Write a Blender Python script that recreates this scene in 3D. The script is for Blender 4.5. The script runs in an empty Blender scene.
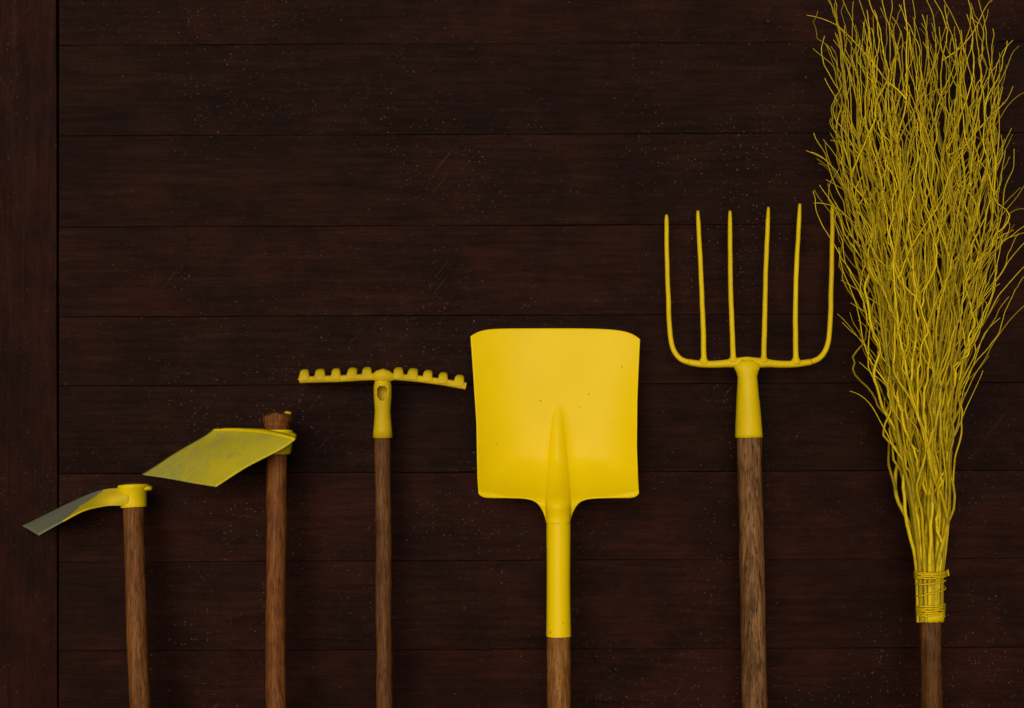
import bpy, bmesh, math, random
from mathutils import Vector, Matrix, noise
random.seed(7)
sc = bpy.context.scene
S = 0.0017          # metres per photo pixel at the wall
D = 2.42            # camera distance
ZC = (1150-354)*S
def P(px, py, d=0.0):
    k = (D-d)/D
    return Vector(((px-512)*S*k, -d, ZC+(354-py)*S*k))
# ------------------------------------------------------------ helpers
def link(o): sc.collection.objects.link(o)
def thing(name, base, label, category):
    e = bpy.data.objects.new(name, None); e.empty_display_size = .05
    e.location = base; e["label"] = label; e["category"] = category
    link(e); return e
def part(name, parent, verts, faces, mat, smooth=True, wear=None, label=None, root=None, ang=None):
    me = bpy.data.meshes.new(name)
    base = root if root is not None else Vector((0, 0, 0))
    me.from_pydata([tuple(Vector(v)-base) for v in verts], [], faces)
    me.update()
    bm = bmesh.new(); bm.from_mesh(me); bmesh.ops.recalc_face_normals(bm, faces=bm.faces); bm.to_mesh(me); bm.free()
    if wear is not None:
        a = me.attributes.new("wear", 'FLOAT', 'POINT')
        for i, w in enumerate(wear): a.data[i].value = w
    me.materials.append(mat)
    for p in me.polygons: p.use_smooth = smooth
    if ang and smooth:
        try: me.set_sharp_from_angle(angle=math.radians(ang))
        except Exception: pass
    o = bpy.data.objects.new(name, me); link(o)
    if parent: o.parent = parent
    if label: o["label"] = label
    return o
def frames(pts):
    n = len(pts); T = []
    for i in range(n):
        a = pts[max(i-1, 0)]; b = pts[min(i+1, n-1)]
        T.append((b-a).normalized())
    up = Vector((0, -1, 0))
    if abs(T[0].dot(up)) > .9: up = Vector((1, 0, 0))
    N = (up-T[0]*up.dot(T[0])).normalized(); out = []
    for i in range(n):
        N = (N-T[i]*N.dot(T[i])).normalized()
        out.append((N.copy(), T[i].cross(N)))
    return out
def tube(V, F, pts, rad, seg=12, rad2=None, caps=True, jit=0.0, skip=None, power=None):
    fr = frames(pts); b = len(V); n = len(pts)
    for i in range(n):
        r1 = rad[i]; r2 = (rad2[i] if rad2 else r1); N, B = fr[i]
        for k in range(seg):
            a = 2*math.pi*k/seg; c, s = math.cos(a), math.sin(a)
            if power:
                c = math.copysign(abs(c)**power, c); s = math.copysign(abs(s)**power, s)
            p = pts[i]+N*(r1*c)+B*(r2*s)
            if jit: p = p+noise.noise_vector(p*40)*jit+noise.noise_vector(p*11)*jit*1.3
            V.append(p)
    for i in range(n-1):
        for k in range(seg):
            if skip and skip(i, k): continue
            F.append((b+i*seg+k, b+i*seg+(k+1) % seg, b+(i+1)*seg+(k+1) % seg, b+(i+1)*seg+k))
    if caps:
        F.append(tuple(b+k for k in range(seg))[::-1])
        F.append(tuple(b+(n-1)*seg+k for k in range(seg)))
def catmull(pts, m=8):
    out = []; n = len(pts)
    for i in range(n-1):
        p0 = pts[max(i-1, 0)]; p1 = pts[i]; p2 = pts[i+1]; p3 = pts[min(i+2, n-1)]
        for j in range(m):
            t = j/m
            out.append(0.5*((2*p1)+(p2-p0)*t+(2*p0-5*p1+4*p2-p3)*t*t+(3*p1-p0-3*p2+p3)*t*t*t))
    out.append(pts[-1].copy() if hasattr(pts[-1], 'copy') else pts[-1]); return out
def lerp(a, b, t): return a+(b-a)*t
def interp(tab, x):
    if x <= tab[0][0]: return tab[0][1]
    for (a, va), (b, vb) in zip(tab, tab[1:]):
        if x <= b: return va+(vb-va)*(x-a)/(b-a)
    return tab[-1][1]
def sst(a, b, x):
    t = max(0, min(1, (x-a)/(b-a))); return t*t*(3-2*t)
# ------------------------------------------------------------ materials
class M:
    def __init__(s, name):
        s.m = bpy.data.materials.new(name); s.m.use_nodes = True
        s.nt = s.m.node_tree; s.b = s.nt.nodes["Principled BSDF"]
    def n(s, t, **k):
        x = s.nt.nodes.new(t)
        for a, v in k.items(): setattr(x, a, v)
        return x
    def l(s, a, b): s.nt.links.new(a, b)
    def coord(s, scale, src="Object"):
        tc = s.n("ShaderNodeTexCoord"); mp = s.n("ShaderNodeMapping"); mp.inputs["Scale"].default_value = scale
        s.l(tc.outputs[src], mp.inputs["Vector"]); return mp.outputs[0]
    def noise(s, vec, scale, detail=6, rough=.6, dist=0):
        x = s.n("ShaderNodeTexNoise"); x.inputs["Scale"].default_value = scale; x.inputs["Detail"].default_value = detail
        x.inputs["Roughness"].default_value = rough; x.inputs["Distortion"].default_value = dist
        s.l(vec, x.inputs["Vector"]); return x.outputs[0]
    def ramp(s, fac, stops):
        x = s.n("ShaderNodeValToRGB"); e = x.color_ramp.elements
        while len(e) < len(stops): e.new(.5)
        for i, (p, c) in enumerate(stops):
            e[i].position = p; e[i].color = (c, c, c, 1) if not isinstance(c, tuple) else (*c, 1)
        s.l(fac, x.inputs[0]); return x.outputs[0]
    def mix(s, fac, a, b, mode='MIX'):
        x = s.n("ShaderNodeMix", data_type='RGBA', blend_type=mode)
        for i, v in ((0, fac), (6, a), (7, b)):
            if hasattr(v, 'links') or isinstance(v, bpy.types.NodeSocket): s.l(v, x.inputs[i])
            elif isinstance(v, tuple): x.inputs[i].default_value = (*v, 1)
            else: x.inputs[i].default_value = v if i == 0 else (v, v, v, 1)
        return x.outputs[2]
    def math(s, op, a, b=0.0):
        x = s.n("ShaderNodeMath", operation=op)
        for i, v in ((0, a), (1, b)):
            if isinstance(v, bpy.types.NodeSocket): s.l(v, x.inputs[i])
            else: x.inputs[i].default_value = v
        return x.outputs[0]
    def bump(s, h, strength, dist, prev=None):
        x = s.n("ShaderNodeBump"); x.inputs["Strength"].default_value = strength; x.inputs["Distance"].default_value = dist
        s.l(h, x.inputs["Height"])
        if prev is not None: s.l(prev, x.inputs["Normal"])
        return x.outputs[0]

def wall_mat(vertical=False):
    m = M("stained_board_vertical" if vertical else "stained_board")
    g = m.n("ShaderNodeNewGeometry"); rnd = g.outputs["Random Per Island"]
    tc = m.n("ShaderNodeTexCoord")
    off = m.n("ShaderNodeCombineXYZ"); m.l(m.math('MULTIPLY', rnd, 13.7), off.inputs[0]); m.l(m.math('MULTIPLY', rnd, 5.1), off.inputs[2])
    add = m.n("ShaderNodeVectorMath", operation='ADD'); m.l(tc.outputs["Object"], add.inputs[0]); m.l(off.outputs[0], add.inputs[1])
    def mp(sc3):
        x = m.n("ShaderNodeMapping"); x.inputs["Scale"].default_value = sc3; m.l(add.outputs[0], x.inputs[0]); return x.outputs[0]
    if vertical: ax = lambda a, b: (b, b, a)
    else: ax = lambda a, b: (a, b, b)
    vo = m.n("ShaderNodeTexVoronoi"); vo.inputs["Scale"].default_value = 1.0
    m.l(mp((3.0, .01, 6.0)), vo.inputs["Vector"])
    knot = m.ramp(vo.outputs["Distance"], [(0.0, 1.0), (.05, .7), (.13, 0.0)])
    grain = m.noise(mp(ax(7, 115)), 1, 7, .74, 0.6)
    grain2 = m.noise(mp(ax(34, 430)), 1, 3, .6)
    blot = m.noise(mp(ax(6, 9)), 1, 6, .74)
    k = 1.2 if vertical else 1.0
    col = m.ramp(grain, [(.3, (.0118*k, .0031, .0019)), (.5, (.0178*k, .0048, .0028)), (.72, (.0265*k, .0074, .0043))])
    col = m.mix(m.math('MULTIPLY', m.ramp(grain2, [(.42, 0.0), (.68, 1.0)]), .22), col, (.038, .0130, .0080))
    col = m.mix(m.math('MULTIPLY', m.ramp(blot, [(.40, 1.0), (.56, 0.0)]), .72), col, (.0072, .0024, .0018))
    col = m.mix(m.math('MULTIPLY', m.ramp(blot, [(.54, 0.0), (.70, 1.0)]), .38), col, (.036, .0098, .0055))
    tint = m.ramp(rnd, [(0, (.74, .76, .78)), (.5, (1.0, .97, .95)), (1, (1.26, 1.13, 1.08))])
    col = m.mix(1.0, col, tint, 'MULTIPLY')
    col = m.mix(m.math('MULTIPLY', knot, .55), col, (.005, .0022, .0018))
    wc = m.coord((1, 1, 1))
    msk1 = m.ramp(m.noise(wc, 3.4, 4, .6), [(.45, 0.0), (.66, 1.0)])
    def specks(scale, lo, hi, p0):
        v = m.n("ShaderNodeTexVoronoi"); v.inputs["Scale"].default_value = scale; m.l(wc, v.inputs["Vector"])
        d = m.ramp(v.outputs["Distance"], [(lo, 1.0), (hi, 0.0)])
        r = m.n("ShaderNodeSeparateColor"); m.l(v.outputs["Color"], r.inputs[0])
        pick = m.ramp(r.outputs[0], [(p0, 0.0), (1, 1.0)])
        return m.math('MULTIPLY', d, pick)
    s1 = m.math('MULTIPLY', specks(180, .12, .30, .60), m.math('ADD', m.math('MULTIPLY', msk1, .9), .12))
    s2 = m.math('MULTIPLY', specks(62, .04, .11, .58), m.math('ADD', m.math('MULTIPLY', msk1, .6), .32))
    sp = m.math('MAXIMUM', m.math('MULTIPLY', s1, .50), m.math('MULTIPLY', s2, .9))
    col = m.mix(sp, col, (.19, .155, .13))
    def scratch(rot, thr, loc):
        r2 = m.n("ShaderNodeMapping"); r2.inputs["Rotation"].default_value = (0, rot, 0); m.l(wc, r2.inputs[0])
        t2 = m.n("ShaderNodeMapping"); t2.inputs["Scale"].default_value = (7, 7, 260); t2.inputs["Location"].default_value = (loc, 0, 0)
        m.l(r2.outputs[0], t2.inputs[0])
        return m.ramp(m.noise(t2.outputs[0], 1, 1, .5, .15), [(thr, 0.0), (thr+.05, 1.0)])
    scr = m.math('MULTIPLY', m.math('MAXIMUM', scratch(.9, .73, 0), scratch(-.45, .75, 7)), msk1)
    col = m.mix(m.math('MULTIPLY', scr, .38), col, (.13, .10, .085))
    m.l(col, m.b.inputs["Base Color"])
    m.l(m.ramp(grain, [(.3, .75), (.7, .55)]), m.b.inputs["Roughness"])
    m.b.inputs["Specular IOR Level"].default_value = .06
    h = m.math('ADD', grain, m.math('MULTIPLY', grain2, .35))
    m.l(m.bump(h, .7, .0016), m.b.inputs["Normal"]); return m.m
def yellow_mat(name, c1=(.86, .63, .002), c2=(.76, .545, .002), chips=.0, rough=.42, wear=False, metal=(.16, .165, .12), bscale=60, chipcol=(.10, .07, .02), bs=.2, mot=.2, wr=(.30, .74), spec=.13):
    m = M(name); w = m.coord((1, 1, 1))
    n1 = m.noise(w, 14, 4, .6); n2 = m.noise(w, 120, 3, .6)
    col = m.mix(m.ramp(n1, [(.35, 0.0), (.7, 1.0)]), c1, c2)
    col = m.mix(m.math('MULTIPLY', m.ramp(n2, [(.5, 0.0), (.75, 1.0)]), mot), col, tuple(x*.78 for x in c2))
    if chips:
        v = m.n("ShaderNodeTexVoronoi"); v.inputs["Scale"].default_value = 55; m.l(w, v.inputs["Vector"])
        d = m.ramp(v.outputs["Distance"], [(.05, 1.0), (.12, 0.0)])
        s = m.n("ShaderNodeSeparateColor"); m.l(v.outputs["Color"], s.inputs[0])
        pk = m.ramp(s.outputs[1], [(.86, 0.0), (.94, 1.0)])
        col = m.mix(m.math('MULTIPLY', m.math('MULTIPLY', d, pk), chips), col, chipcol)
    if wear:
        a = m.n("ShaderNodeAttribute", attribute_name="wear")
        wv = m.math('ADD', a.outputs["Fac"], m.math('MULTIPLY', m.math('SUBTRACT', m.noise(m.coord((40, 40, 40)), 1, 7, .75), .5), 1.5))
        wf = m.ramp(wv, [(wr[0], 0.0), (wr[1], 1.0)])
        mcol = m.mix(m.noise(w, 90, 6, .7), metal, tuple(x*1.7 for x in metal))
        col = m.mix(wf, col, mcol)
        m.l(m.ramp(wf, [(0, rough), (1, .55)]), m.b.inputs["Roughness"])
    else: m.b.inputs["Roughness"].default_value = rough
    m.l(col, m.b.inputs["Base Color"]); m.b.inputs["Specular IOR Level"].default_value = spec
    b = m.bump(m.noise(w, bscale, 3, .6), bs, .0012); m.l(b, m.b.inputs["Normal"]); return m.m
def twig_mat():
    m = M("painted_twig"); w = m.coord((1, 1, 1))
    g = m.n("ShaderNodeNewGeometry"); r = g.outputs["Random Per Island"]
    col = m.ramp(r, [(0, (.28, .20, .005)), (.4, (.56, .41, .006)), (1, (.84, .62, .006))])
    col = m.mix(m.ramp(m.noise(w, 70, 3, .6), [(.48, 0.0), (.75, .65)]), col, (.22, .15, .008))
    m.l(col, m.b.inputs["Base Color"]); m.b.inputs["Roughness"].default_value = .55; m.b.inputs["Specular IOR Level"].default_value = .15
    return m.m
def handle_mat(name, dark, mid, light, streak=1.0, off=0):
    m = M(name)
    tc = m.n("ShaderNodeTexCoord")
    def mp(s3):
        x = m.n("ShaderNodeMapping"); x.inputs["Scale"].default_value = s3; x.inputs["Location"].default_value = (off, off*.7, off*1.3)
        m.l(tc.outputs["Object"], x.inputs[0]); return x.outputs[0]
    g = m.noise(mp((190, 190, 9)), 1, 6, .7, .4); f = m.noise(mp((520, 520, 30)), 1, 3, .6)
    bl = m.noise(mp((26, 26, 16)), 1, 6, .7)
    col = m.ramp(g, [(.30, dark), (.47, mid), (.68, light)])
    col = m.mix(m.math('MULTIPLY', m.ramp(f, [(.52, 0.0), (.64, 1.0)]), .7*streak), col, tuple(x*.4 for x in dark))
    col = m.mix(m.math('MULTIPLY', m.ramp(bl, [(.34, 1.0), (.50, 0.0)]), .65), col, dark)
    v = m.n("ShaderNodeTexVoronoi"); v.inputs["Scale"].default_value = 1; m.l(mp((22, 22, 9)), v.inputs["Vector"])
    col = m.mix(m.ramp(v.outputs["Distance"], [(.06, .75), (.17, 0.0)]), col, tuple(x*.3 for x in dark))
    m.l(col, m.b.inputs["Base Color"]); m.b.inputs["Roughness"].default_value = .5; m.b.inputs["Specular IOR Level"].default_value = .10
    m.l(m.bump(m.math('ADD', g, m.math('MULTIPLY', f, .4)), .5*streak, .0014), m.b.inputs["Normal"]); return m.m
def ground_mat():
    m = M("packed_gravel"); w = m.coord((1, 1, 1))
    c = m.ramp(m.noise(w, 60, 5, .7), [(.3, (.05, .045, .04)), (.7, (.15, .135, .12))])
    m.l(c, m.b.inputs["Base Color"]); m.b.inputs["Roughness"].default_value = .95
    m.l(m.bump(m.noise(w, 90, 4, .7), .6, .008), m.b.inputs["Normal"]); return m.m

MW = wall_mat(); MV = wall_mat(True)
MY = yellow_mat("yellow_paint", chips=.5)
MYS = yellow_mat("yellow_shovel_paint", c1=(.92, .655, .001), c2=(.89, .620, .001), chips=.8, rough=.36, mot=.06, bs=.1, spec=.10)
MYF = yellow_mat("yellow_fork_paint", c1=(.80, .575, .003), c2=(.68, .475, .003), chips=.6, rough=.42)
MYR = yellow_mat("yellow_rake_paint", c1=(.70, .49, .005), c2=(.50, .34, .007), chips=.9, rough=.5, bs=.5)
MYH = yellow_mat("worn_hoe_paint", c1=(.74, .54, .008), c2=(.62, .46, .02), chips=.5, rough=.55, wear=True, metal=(.165, .165, .105), wr=(.44, .60))  # yellow dulled to suggest shade on the blade; grey is bare metal wear
MYH2 = yellow_mat("shade_dulled_hoe_paint", c1=(.64, .53, .020), c2=(.50, .42, .035), chips=.3, rough=.5, wear=True, metal=(.30, .285, .060), wr=(.32, .66))  # olive dullness stands in for weak light on the blade top; scuffs are wear
MYT = twig_mat()
H1 = handle_mat("worn_ash_wood", (.062, .020, .006), (.165, .060, .016), (.28, .115, .032), .9, off=1)
H2 = handle_mat("red_brown_wood", (.064, .019, .005), (.175, .058, .014), (.29, .108, .028), .9, off=5)
H3 = handle_mat("dark_rake_wood", (.045, .016, .006), (.118, .046, .015), (.20, .088, .028), .9, off=9)
H4 = handle_mat("shovel_wood", (.11, .038, .009), (.25, .100, .022), (.37, .168, .044), .9, off=13)
H5 = handle_mat("weathered_fork_wood", (.050, .019, .007), (.175, .077, .025), (.32, .165, .064), 1.3, off=17)
H6 = handle_mat("broom_wood", (.042, .015, .005), (.110, .042, .012), (.18, .078, .023), .9, off=21)

# ------------------------------------------------------------ wall
wall = thing("wooden_wall", Vector((0, 0.01, 0)), "dark brown stained wooden plank wall with dusty scratches", "wall")
wb = Vector((0, 0.01, 0))
V = []; F = []
def plank(x0, x1, z0l, z1l, z0r, z1r, y, n=70, vertical=False):
    b = len(V); th = .022; ch = random.uniform(.0006, .0014); sd = random.random()*50; tilt = random.uniform(-.0010, .0010)
    for i in range(n+1):
        t = i/n; x = lerp(x0, x1, t); a = lerp(z0l, z0r, t); c = lerp(z1l, z1r, t)
        ja = noise.noise(Vector((x*4, sd, 0)))*.0009+noise.noise(Vector((x*60, sd, 4)))*.0005
        jc = noise.noise(Vector((x*4, sd, 9)))*.0009+noise.noise(Vector((x*60, sd, 14)))*.0005
        jy = noise.noise(Vector((x*2.5, sd, 20)))*.0009
        a += ja; c += jc; yy = y+jy
        prof = [(a, y+th), (a, yy+ch-tilt), (a+ch*.8, yy-tilt), ((a+c)/2, yy-.0006), (c-ch*.8, yy+tilt), (c, yy+ch+tilt), (c, y+th)]
        for (z, w) in prof:
            V.append(Vector((z, w, x)) if vertical else Vector((x, w, z)))
    for i in range(n):
        for k in range(6):
            F.append((b+i*7+k, b+i*7+k+1, b+(i+1)*7+k+1, b+(i+1)*7+k))
    F.append(tuple(b+k for k in range(7))); F.append(tuple(b+n*7+k for k in range(7)))
seams = [-420, -330, -238, -137, -46, 45, 136, 227, 317, 386, 474, 562, 651, 740, 830, 918, 1008, 1092, 1146]
def zz(py): return ZC+(354-py)*S
gap = .0002
XL = (59-512)*S
for a, c in zip(seams, seams[1:]):
    y = random.uniform(0, .0016)
    plank(XL, 2.3, zz(c)+gap, zz(a)-gap, zz(c)+gap+.0085*1.4, zz(a)-gap+.0085*1.4, y, 260)
    plank(-2.6, (-32-512)*S, zz(c)+gap, zz(a)-gap, zz(c)+gap, zz(a)-gap, random.uniform(0, .002), 60)
b = len(V)
for x, z in ((-2.6, 0), (2.3, 0), (2.3, zz(-420)), (-2.6, zz(-420))): V.append(Vector((x, .0235, z)))
F.append((b, b+1, b+2, b+3))
part("plank_cladding", wall, V, F, MW, smooth=False, root=wb)
V = []; F = []
plank(0.0, zz(-424), (-28-512)*S, (58.3-512)*S, (-31-512)*S, (56.2-512)*S, -.002, 120, vertical=True)
part("vertical_board", wall, V, F, MV, smooth=False, root=wb, label="reddish brown upright board beside the planks")
# ------------------------------------------------------------ ground
gm = bpy.data.meshes.new("ground"); gm.from_pydata([(-20, -20, 0), (20, -20, 0), (20, 20, 0), (-20, 20, 0)], [], [(0, 1, 2, 3)])
gm.materials.append(ground_mat()); go = bpy.data.objects.new("ground", gm); link(go); go["kind"] = "structure"; go["label"] = "packed gravel ground at the foot of the wall"; go["category"] = "ground"

# ------------------------------------------------------------ handle builder
def axis(pxa, pya, da, pxb, pyb, dg):
    k = (D-dg)/D; pyg = 354+ZC/(S*k); pxg = pxa+(pxb-pxa)*(pyg-pya)/(pyb-pya)
    A = P(pxa, pya, da); G = P(pxg, pyg, dg); G.z = 0
    return A, G
def handle(parent, root, A, G, rtop, rbot, mat, jit=.0009, topround=True, label=None):
    V = []; F = []; n = 70; pts = []; rr = []
    if topround:
        pts += [A]; rr += [rtop*.8]
    for i in range(n+1):
        t = i/n*.985+.003 if topround else i/n
        if i == n: t = 1
        pts.append(A.lerp(G, t)); rr.append(lerp(rtop, rbot, min(1, t*1.3)))
    tube(V, F, pts, rr, 22, jit=jit)
    for v in V: v.z = max(v.z, 0)
    return part("handle", parent, V, F, mat, root=root, label=label, ang=50)
px = S*.97
# ------------------------------------------------------------ narrow hoe
A, G = axis(133, 483, .075, 140, 708, .17)
hoe = thing("garden_hoe", G, "narrow yellow hoe with worn grey blade and wooden handle", "hoe"); rt = G.copy()
handle(hoe, rt, A, G, 10.4*px, 10.6*px, H1)
dn = (G-A).normalized()
def collar(parent, rt, C, mat, prof, seg=28, name="collar", jit=.0004, e2=1.0):
    V = []; F = []; pts = []; rr = []
    for o, r in prof: pts.append(C+dn*(o*px)); rr.append(r*px)
    n = len(pts)
    ax_ = dn; N = Vector((0, -1, 0)); N = (N-ax_*N.dot(ax_)).normalized(); B = ax_.cross(N)
    for i in range(n):
        for k in range(seg):
            a = 2*math.pi*k/seg
            p = pts[i]+N*(rr[i]*math.cos(a)*e2)+B*(rr[i]*math.sin(a)); p += noise.noise_vector(p*50)*jit; V.append(p)
    for i in range(n-1):
        for k in range(seg): F.append((i*seg+k, i*seg+(k+1) % seg, (i+1)*seg+(k+1) % seg, (i+1)*seg+k))
    return part(name, parent, V, F, mat, root=rt, ang=45)
collar(hoe, rt, A, MY, [(1.5, 10.2), (1.5, 14.2), (3, 15.2), (5, 15.0), (7.5, 13.2), (20, 12.6), (23, 12.8), (24, 12.4), (24, 10.2)])
V = []; F = []
tube(V, F, [P(143, 487.5, .075), P(149, 488, .075), P(152, 488.5, .075)], [7*px, 6*px, 3.5*px], 14, [3.0*px, 2.6*px, 2*px])
part("lug", hoe, V, F, MY, root=rt)
def sheet(parent, rt, rows, name, mat, wearf, thick=.003, m=8, cross=14, label=None):
    R = [catmull([P(*q) for q in r], max(1, cross//(len(r)-1))) for r in rows]
    nc = len(R[0]); cols = [catmull([R[i][c] for i in range(len(R))], m) for c in range(nc)]
    nr = len(cols[0]); V = []; F = []; W = []
    for i in range(nr):
        for c in range(nc):
            p = cols[c][i]; p = p+noise.noise_vector(p*14)*.0012
            V.append(p); W.append(wearf(i/(nr-1), c/(nc-1)))
    for i in range(nr-1):
        for c in range(nc-1): F.append((i*nc+c, i*nc+c+1, (i+1)*nc+c+1, (i+1)*nc+c))
    o = part(name, parent, V, F, mat, wear=W, root=rt, label=label)
    md = o.modifiers.new("Solidify", 'SOLIDIFY'); md.thickness = thick; md.offset = 0
    return o
rows = [
 [(128, 489, .088), (128, 497, .0985), (128, 505.5, .095)],
 [(115, 488.5, .080), (116, 497, .098), (116, 505.5, .098)],
 [(103, 490, .062), (103, 498, .090), (102, 506.5, .108)],
 [(84, 496.6, .035), (85, 502, .080), (84, 510.5, .125)],
 [(55, 510.5, .018), (60, 514.5, .075), (62, 522, .135)],
 [(22.5, 526.5, .016), (30, 530, .075), (38, 535, .137)]]
sheet(hoe, rt, rows, "blade", MYH, lambda t, c: sst(.32, .46, t-.46*max(0, c-.15)), thick=.0024, label="curved blade worn to grey bare metal")

# ------------------------------------------------------------ broad hoe
A, G = axis(277.5, 414, .085, 276, 708, .17); A0 = A.copy(); dn = (G-A).normalized()
hoe2 = thing("garden_hoe.001", G, "broad hoe with shade-dulled yellow blade and reddish wooden handle", "hoe"); rt = G.copy()
V = []; F = []
pts = [A0+dn*(o*px) for o in (-.5, 0.3, 1.2, 6, 9, 12, 15, 30)]+[A0.lerp(G, t) for t in [.1+.9*i/60 for i in range(61)]]
rr = [12*px, 13.8*px, 14.8*px, 14.4*px, 12.2*px, 13.0*px, 11*px, 10*px]+[10.2*px]*61
tube(V, F, pts, rr, 26, jit=.0015)
for i, v in enumerate(V):
    if i < 26*5:
        q = Vector((v.x, v.y, 0))*90
        V[i] = v+noise.noise_vector(v*160)*.0022+(Vector((0, 0, noise.noise(q)*.0036+(v.x-A0.x)*.08)) if i < 26*3 else Vector((0, 0, 0)))
for v in V: v.z = max(v.z, 0)
part("handle", hoe2, V, F, H2, root=rt, ang=40, label="reddish brown handle with a chipped end")
V = []; F = []
tube(V, F, [P(284, 413.5, .092), P(287, 412.6, .094), P(291, 413.2, .094)], [2.5*px, 3*px, 2*px], 8, [1.4*px, 1.7*px, 1.2*px])
part("wedge", hoe2, V, F, MYR, root=rt, label="small yellow wedge driven into the handle end")
collar(hoe2, rt, A0+dn*(16*px), MY, [(0, 11), (0, 14.6), (1.5, 15.4), (10, 15.0), (22, 13.6), (24, 12.8), (24, 10)], e2=.95, jit=.0009)
V = []; F = []
tube(V, F, [P(286, 436, .085), P(292, 436, .085), P(296, 437, .085)], [9*px, 8*px, 5*px], 14, [4.5*px, 4*px, 2.5*px])
part("lug", hoe2, V, F, MY, root=rt)
rows = [
 [(213, 430.0, .014), (238, 430.5, .062), (266, 433.5, .12), (295, 439.5, .165)],
 [(203, 437.4, .012), (230, 438.6, .070), (256, 442.6, .132), (281, 449.6, .172)],
 [(175, 453.6, .008), (204, 454.5, .072), (229, 461.5, .136), (249, 466.0, .172)],
 [(142, 474.5, .006), (168, 478.6, .068), (192, 483.2, .126), (215.5, 486.5, .168)]]
sheet(hoe2, rt, rows, "blade", MYH2, lambda t, c: (.26+.30*math.sin(3*c+1)*t+(.4 if t > .97 else 0)) if t > .07 else 0, m=10, cross=18, thick=.0022, label="broad curved blade with scuffed yellow paint, its colour dulled for shade")
rows = [
 [(226, 428.4, .040), (240, 428.4, .060), (264, 430, .098), (284, 434, .108)],
 [(215, 428.8, .020), (238, 429.0, .062), (266, 431.8, .116), (293, 437.2, .158)],
 [(212.6, 430.4, .0150), (237.5, 430.8, .0630), (265.5, 433.8, .1212), (294.6, 439.8, .1662)]]
sheet(hoe2, rt, rows, "shoulder", MY, lambda t, c: 0, m=5, cross=12, thick=.0022)

# ------------------------------------------------------------ rake
A, G = axis(382.5, 432, .06, 384.5, 708, .15); dn = (G-A).normalized()
rake = thing("garden_rake", G, "small yellow garden rake with ten short teeth and wooden handle", "rake"); rt = G.copy()
handle(rake, rt, A, G, 7.9*px, 8.6*px, H3)
V = []; F = []
def sc_pts(py): return P(382.7, py, .062)
ys = [374, 377, 380, 384]+[386+i*1.3 for i in range(17)]+[411, 420, 430, 437.5]
rad = [interp([(374, 6.5), (380, 7.6), (386, 9.0), (396, 9.0), (412, 7.8), (438, 10.0)], y)*px for y in ys]
segs = 48
def skip(i, k):
    a = (k+.5)/segs*2*math.pi; a = (a+math.pi) % (2*math.pi)-math.pi
    yc = (ys[i]+ys[i+1])/2
    w = .72*math.sqrt(max(0, 1-((yc-391)/5)**2)) if yc < 391.5 else .72*math.sqrt(max(0, 1-((yc-391)/9)**2))
    return abs(a) < w and 385 < yc < 401
tube(V, F, [sc_pts(y) for y in ys], rad, segs, caps=False, skip=skip)
o = part("socket", rake, V, F, MYR, root=rt); md = o.modifiers.new("Solidify", 'SOLIDIFY'); md.thickness = .002; md.offset = -1
V = []; F = []
bar = catmull([P(300, 379.8, .06), P(325, 379, .06), P(352, 378, .06), P(383, 376.6, .062), P(412, 378.2, .06), P(440, 381.7, .06), P(466, 386.2, .06)], 8)
tube(V, F, bar, [5.5*px]*len(bar), 16, [3.6*px]*len(bar), power=.6, jit=.0007)
tube(V, F, [P(374, 377, .062), P(378, 376.2, .064), P(383, 375.6, .066), P(388, 376.2, .064), P(393, 377.4, .062)], [5.4*px, 6.8*px, 7.4*px, 6.8*px, 5.4*px], 14, [3.6*px, 6*px, 7.2*px, 6*px, 3.6*px], power=.75)
bo = part("head_bar", rake, V, F, MYR, root=rt, ang=60)
for i, (tx, ty) in enumerate([(304.5, 376.8), (320, 376.4), (336, 375.8), (352, 375.2), (367, 374.6), (398.5, 374.8), (412.5, 375.8), (427.5, 377.6), (443, 379.8), (459, 382.4)]):
    V = []; F = []
    jx = random.uniform(-.6, .6); tw = random.uniform(.92, 1.06)
    p = [P(tx, ty+3, .064), P(tx, ty, .064), P(tx+jx*.5+.3, ty-3.4, .061), P(tx+jx+1.0, ty-5.2, .050), P(tx+jx+1.6, ty-4.6, .030), P(tx+jx+1.2, ty-2, .014)]
    pp = catmull(p, 4); n = len(pp)
    tube(V, F, pp, [lerp(4.2, 1.5, (j/(n-1)))*px for j in range(n)], 16, [interp([(0, 7.0), (3, 6.0), (6, 5.1), (9, 4.7), (12, 4.0), (20, 2.0)], j)*px*tw for j in range(n)], power=.68)
    part("tooth" if i == 0 else "tooth.%03d" % i, rake, V, F, MYR, root=rt, ang=50)

# ------------------------------------------------------------ shovel
A, G = axis(558.2, 500, .112, 559, 708, .22); dn = (G-A).normalized()
sh = thing("shovel", G, "bright yellow square shovel with raised sides and wooden handle", "shovel"); rt = G.copy()
V = []; F = []
def onaxis(py):
    lo, hi = -.3, 1
    for _ in range(40):
        t = (lo+hi)/2; q = A+(G-A)*t; k = (D+q.y)/D; y = 354-(q.z-ZC)/(S*k)
        if y < py: lo = t
        else: hi = t
    return A+(G-A)*lo
handle(sh, rt, onaxis(630), G, 11.9*px*.97, 12.2*px*.97, H4, topround=False)
ys = [500, 506, 512, 518, 524, 532, 540, 560, 580, 600, 620, 632, 636.5]
rad = [8.5, 10.3, 11.4, 12.0, 12.1, 12.1, 12.0, 11.8, 11.7, 11.8, 12.0, 12.3, 12.3]
tube(V, F, [onaxis(y) for y in ys], [r*S*.955 for r in rad], 32, caps=False, jit=.0003)
tube(V, F, [onaxis(636.3), onaxis(636.6)], [12.3*S*.955, 11*S*.955], 28, caps=False)
part("socket", sh, V, F, MYS, root=rt)
V = []; F = []; NU, NV = 150, 110
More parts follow.
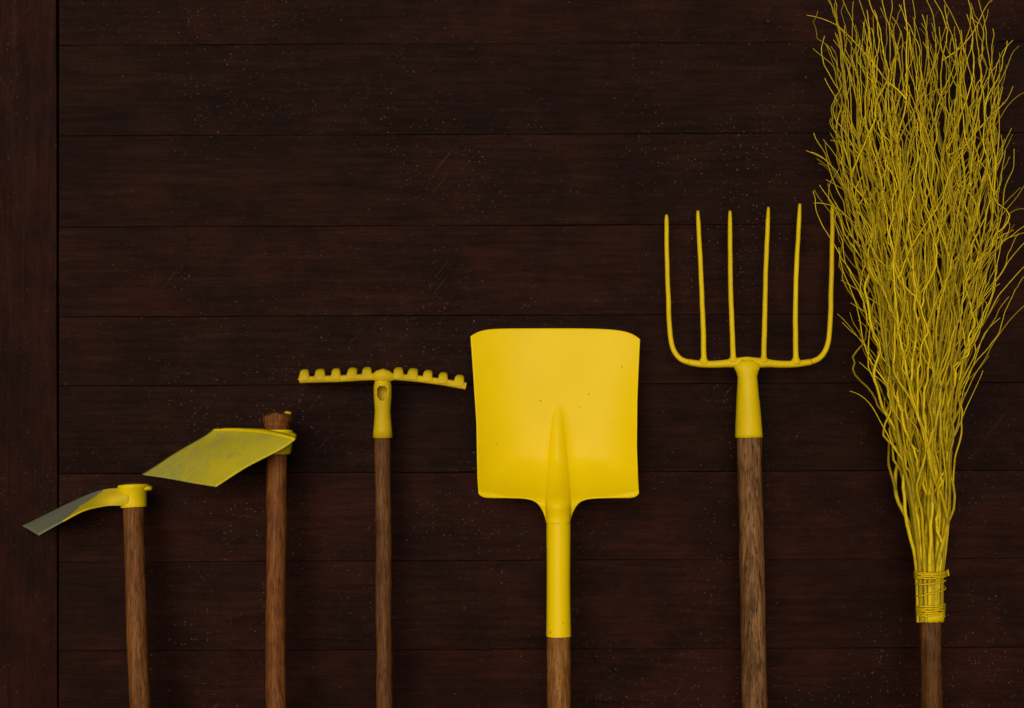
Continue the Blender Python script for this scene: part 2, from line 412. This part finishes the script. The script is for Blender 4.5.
us = [-1+2*i/NU for i in range(NU+1)]
for j in range(NV+1):
    v = j/NV
    for i in range(NU+1):
        u = us[i]; u = math.copysign(abs(u)**1.15, u)
        L = interp([(0, 478.5), (.1, 477.5), (.45, 476.5), (.8, 472.8), (1, 470.5)], v)
        R_ = interp([(0, 639), (.1, 638), (.3, 636.8), (.6, 637.3), (.85, 639), (1, 640)], v)
        x = lerp(L, R_, (u+1)/2)
        top = 328.4+.6*u*u+7.5*abs(u)**9+(2.8*max(0, u)**3)
        dx = abs(x-558)
        fl = 1.0 if dx < 11 else math.exp(-(dx-11)/6.2)
        bot = 498-4.5*abs(u)**26+26*fl
        y = lerp(bot, top, v)
        yl = (498-y)/170
        yc = max(0, yl)
        d = lerp(.074, .042, yc)
        sd_ = .034*abs(u)**3.2*(1-.65*yc)
        h = max(0, min(1.0, (.34-yl-.10*(1-abs(u)))/.30)); hd_ = .046*h**1.7
        d += (sd_**2.6+hd_**2.6+1e-9)**(1/2.6)
        if yl < .60:
            t = 1-yc/.59; t = max(0, t)
            w = lerp(3, 12.2, t**.9)
            q = (x-557.9)/w
            bump = math.sqrt(max(0, 1-q*q)) if abs(q) < 1 else 0
            soft = math.exp(-(q*q)*.8)
            d += (.7*soft+.3*bump)*lerp(0, .022, t**1.1)*sst(0, .2, t)
        if y > 494:
            m_ = sst(494, 520, y); q = (x-558.3)/12.1
            ax = -onaxis(y).y
            rr_ = .0196*math.sqrt(max(0, 1-q*q)) if abs(q) < 1 else 0
            d = lerp(d, ax+rr_-.0025*m_, m_)
        p = P(x, y, d)
        p += Vector((0, 1, 0))*noise.noise(Vector((x*.02, y*.02, 3)))*.0024
        V.append(p)
for j in range(NV):
    for i in range(NU):
        F.append((j*(NU+1)+i, j*(NU+1)+i+1, (j+1)*(NU+1)+i+1, (j+1)*(NU+1)+i))
o = part("blade", sh, V, F, MYS, root=rt, label="bright yellow scoop with raised sides and chipped paint")
md = o.modifiers.new("Solidify", 'SOLIDIFY'); md.thickness = .0022; md.offset = 0

# ------------------------------------------------------------ fork
A, G = axis(749, 436, .07, 755, 708, .17); dn = (G-A).normalized()
fk = thing("garden_fork", G, "six-tined yellow garden fork with weathered wooden handle", "fork"); rt = G.copy()
handle(fk, rt, A.lerp(G, -.005), G, 12.3*px, 12.6*px, H5, jit=.0012, topround=False)
V = []; F = []
ys = [360, 364, 368, 372, 377, 384, 395, 410, 425, 434, 437.5]
rad = [7, 13, 13, 11.0, 9.7, 10.2, 11.0, 12.2, 13.1, 13.6, 13.7]
dd = [5, 7, 8, 8.5, 9, 10, 11, 12, 13, 13.5, 13.7]
tube(V, F, [P(747+(y-364)*.024, y, .062+(y-360)*.0001) for y in ys], [r*px for r in dd], 24, [r*px for r in rad], jit=.0005)
part("socket", fk, V, F, MYF, root=rt)
V = []; F = []
bp = catmull([P(688, 362.0, .052), P(700, 364, .055), P(716, 364.3, .058), P(733, 363, .06), P(747, 362.5, .062), P(764, 363, .06), P(780, 364.3, .058), P(797, 364, .055), P(811, 362, .052)], 4)
tube(V, F, bp, [4.2*px]*len(bp), 14, [interp([(0, 3.2), (10, 3.9), (16, 6.0), (22, 3.9), (32, 3.2)], i)*px for i in range(len(bp))], jit=.0003)
part("cross_bar", fk, V, F, MYF, root=rt)
tines = [
 [(692, 363, .053), (680, 358.5, .050), (672.5, 347, .047), (669.5, 325, .044), (667.8, 280, .048), (666.8, 240, .040), (666.8, 215, .028)],
 [(703.5, 364, .056), (703.8, 350, .056), (702.6, 310, .060), (700.4, 260, .052), (698.0, 211, .03)],
 [(733, 362, .060), (733, 350, .060), (731.4, 310, .064), (730.2, 260, .055), (730, 211, .032)],
 [(763.5, 362, .060), (764, 350, .060), (764.8, 310, .064), (766.2, 260, .055), (768.5, 207.5, .032)],
 [(796, 364, .056), (795.8, 350, .056), (795.4, 310, .060), (796.8, 260, .052), (800, 204.5, .03)],
 [(806, 363.2, .053), (819, 358.5, .050), (827, 346, .047), (829.8, 325, .044), (831.5, 280, .048), (832.2, 240, .040), (832.5, 204.5, .028)]]
for i, t in enumerate(tines):
    V = []; F = []; pp = catmull([P(*q) for q in t], 9); n = len(pp)
    rr = [lerp(2.9, 2.1, j/(n-1))*px for j in range(n)]
    for j in range(1, 5): rr[-j] = (1.2+.25*j)*px
    if len(t) == 5:
        for j, r in enumerate((5.0, 5.2, 5.6, 4.6, 4.7, 3.4, 3.0)): rr[j] = r*px
    tube(V, F, pp, rr, 12, jit=.0005)
    part("tine" if i == 0 else "tine.%03d" % i, fk, V, F, MYF, root=rt)

# ------------------------------------------------------------ broom
A, G = axis(930.5, 606, .13, 931.5, 708, .20); dn = (G-A).normalized()
br = thing("besom_broom", G, "tall yellow painted twig broom with wooden handle", "broom"); rt = G.copy()
handle(br, rt, A, G, 10.2*px, 10.4*px, H6)
LE = [(-10, 836), (30, 840), (70, 841), (130, 838), (210, 844), (280, 854), (330, 863), (390, 876), (440, 887), (500, 901), (540, 909), (572, 914.5), (620, 917)]
RE = [(-10, 966), (30, 980), (80, 988), (150, 994), (220, 998), (290, 989), (340, 978), (400, 968), (470, 960), (520, 953), (572, 946), (620, 944)]
def bpos(u, v, y):
    l = interp(LE, y); r = interp(RE, y)
    hd = interp([(0, .085), (300, .085), (500, .045), (572, .026), (620, .022)], y)
    dc = interp([(0, .115), (300, .118), (572, .125), (620, .13)], y)
    return (l+r)/2+u*(r-l)/2, max(.012, dc+v*hd)
V = []; F = []
rnd = random.Random(57)
def twig(y0, y1, u0, v0, u1, v1, r0, r1, amp, seg=5, step=6.0, fw=1.0, curl=0.0, pr=.7):
    n = max(5, int(abs(y0-y1)/step)); ph = rnd.random()*100; pts = []
    path = []; wl = rnd.choice([rnd.uniform(45, 75), rnd.uniform(75, 150)]); kink = rnd.uniform(.1, .7); k2 = rnd.uniform(.2, .85)
    for i in range(n+1):
        t = i/n; y = lerp(y0, y1, t)
        e = t**fw
        u = lerp(u0, u1, e); v = lerp(v0, v1, e)
        x, d = bpos(u, v, y)
        q = y/wl
        env = min(1, t*5)*sst(612, 430, y)**.8
        w = noise.noise(Vector((q*.8, ph, 0)))*amp*1.8+noise.noise(Vector((q*2.3, ph, 5)))*amp*k2+noise.noise(Vector((q*7, ph, 7)))*amp*kink*.4
        w += curl*max(0, t-.7)**2*90
        wd = noise.noise(Vector((q, ph, 30)))*amp*1.2+noise.noise(Vector((q*2.7, ph, 35)))*amp*.4
        yy = y+abs(curl)*max(0, t-.8)**2*120
        pts.append(P(x+w*env, yy, max(.008, d+wd*env*S))); path.append((y, u, v, w*env))
    rr = [lerp(r0, r1, (i/n)**pr)*px for i in range(n+1)]
    tube(V, F, pts, rr, seg, caps=False)
    return path
def cl(a, m): return max(-m, min(m, a))
stems = []
NS = 32
for i in range(NS):
    a = i*2.39996; rad_ = math.sqrt((i+.5)/NS)
    u0 = rad_*math.cos(a); v0 = rad_*math.sin(a)
    u1 = cl(u0*rnd.uniform(.4, 1.0)+rnd.gauss(0, .38), 1.0); v1 = cl(v0*rnd.uniform(.6, 1.1)+rnd.gauss(0, .25), 1)
    y1 = rnd.choice([rnd.uniform(-15, 60), rnd.uniform(20, 170)])
    r0 = rnd.choice([rnd.uniform(2.5, 3.2), rnd.uniform(1.7, 2.4)])
    stems.append((twig(622, y1, u0*.92, v0*.92, u1, v1, r0, .42, rnd.uniform(7, 16), seg=7, fw=1.2, pr=.6), r0))
for k in range(92):
    pth, r0 = stems[k % NS]; n = len(pth)
    i = int(n*rnd.uniform(.14, .46)); y, u, v, w = pth[i]
    uu = u+w/((interp(RE, y)-interp(LE, y))/2)
    u1 = cl(uu*.7+rnd.gauss(0, .6), 1.1)
    y1 = rnd.choice([rnd.uniform(-15, 45), rnd.uniform(10, 150)])
    twig(y, y1, uu, v, u1, cl(v+rnd.gauss(0, .4), 1), min(1.6, r0*.6), .36, rnd.uniform(6, 15), fw=rnd.uniform(.8, 1.3), curl=rnd.gauss(0, .8), pr=.55)
for k in range(95):
    pth, r0 = stems[rnd.randrange(NS)]; n = len(pth)
    i = int(n*rnd.uniform(.35, .8)); y, u, v, w = pth[i]
    uu = u+w/((interp(RE, y)-interp(LE, y))/2)
    y1 = max(rnd.uniform(-14, 60), y-rnd.uniform(90, 240))
    if y-y1 < 50: continue
    u1 = cl(uu+rnd.gauss(0, .7), 1.12)
    twig(y, y1, uu, v, u1, cl(v+rnd.gauss(0, .35), 1), .95, .3, rnd.uniform(4, 11), step=5, fw=rnd.uniform(.7, 1.3), curl=rnd.gauss(0, 1))
for k in range(140):
    pth, r0 = stems[rnd.randrange(NS)]; n = len(pth)
    side = rnd.choice([-1, 1, 1])
    i = int(n*rnd.uniform(.28, .9)); y, u, v, w = pth[i]
    if u*side < .1: continue
    uu = u+w/((interp(RE, y)-interp(LE, y))/2)
    y1 = y-rnd.uniform(60, 180)
    if y1 < -14: y1 = rnd.uniform(-14, 10)
    if y-y1 < 20: continue
    twig(y, y1, uu, v, side*rnd.uniform(1.0, 1.5 if side > 0 else 1.32), v+rnd.gauss(0, .3), .85, .28, 8, step=4, fw=rnd.uniform(.7, 1.3), curl=rnd.gauss(0, 1.2))
o = part("twig_bundle", br, V, F, MYT, root=rt); o["kind"] = "stuff"
V = []; F = []
def wrap(y0, y1, turns, r):
    n = int(turns*30); pts = []
    for i in range(n+1):
        t = i/n; a = 2*math.pi*turns*t; y = lerp(y0, y1, t)
        l = interp(LE, y); rr_ = interp(RE, y)
        hw = (rr_-l)/2*.98+.6; hd = interp([(560, .030), (620, .0250)], y)+.0005
        pts.append(P((l+rr_)/2+math.cos(a)*hw, y+math.sin(a)*1.8+rnd.uniform(-.5, .5), .128+math.sin(a)*hd))
    tube(V, F, pts, [r*px]*len(pts), 7)
wrap(571, 577, 3.5, .8); wrap(580, 588, 1.0, .65); wrap(588, 605, 1, .65); wrap(604, 616, 5, .8)
tube(V, F, [P(944, 573, .12), P(948, 570, .125), P(948.5, 576, .13)], [.9*px]*3, 6)
part("binding_wire", br, V, F, MYF, root=rt)
V = []; F = []
tube(V, F, [P(930.5, 611, .13), P(930.5, 616, .13), P(930.8, 621, .131), P(930.8, 621.3, .131)], [12.4*px, 13.4*px, 12.6*px, 10*px], 26, jit=.0014)
part("ferrule", br, V, F, MYF, root=rt)

# ------------------------------------------------------------ camera, light
cam = bpy.data.cameras.new("camera"); co = bpy.data.objects.new("camera", cam); link(co)
co.location = (0, -D, ZC); co.rotation_euler = (math.radians(90), 0, 0)
cam.sensor_width = 36; cam.lens = 36*D/(1024*S); cam.clip_end = 200
sc.camera = co
sv = Vector((-.16, -1, .14)).normalized()
sun = bpy.data.lights.new("sun", 'SUN'); so = bpy.data.objects.new("sun", sun); link(so)
sun.energy = 2.4; sun.angle = math.radians(42); sun.color = (1, .93, .80)
so.rotation_euler = sv.to_track_quat('Z', 'Y').to_euler(); so.location = (-1, -3, 4)
w = bpy.data.worlds.new("World"); sc.world = w; w.use_nodes = True
nt = w.node_tree; sky = nt.nodes.new("ShaderNodeTexSky"); sky.sky_type = 'NISHITA'; sky.sun_disc = False
sky.sun_elevation = math.asin(sv.z); sky.sun_rotation = math.atan2(sv.x, sv.y)
nt.links.new(sky.outputs[0], nt.nodes["Background"].inputs[0]); nt.nodes["Background"].inputs[1].default_value = .05
sc.view_settings.view_transform = 'Standard'; sc.view_settings.look = 'None'; sc.view_settings.exposure = 0
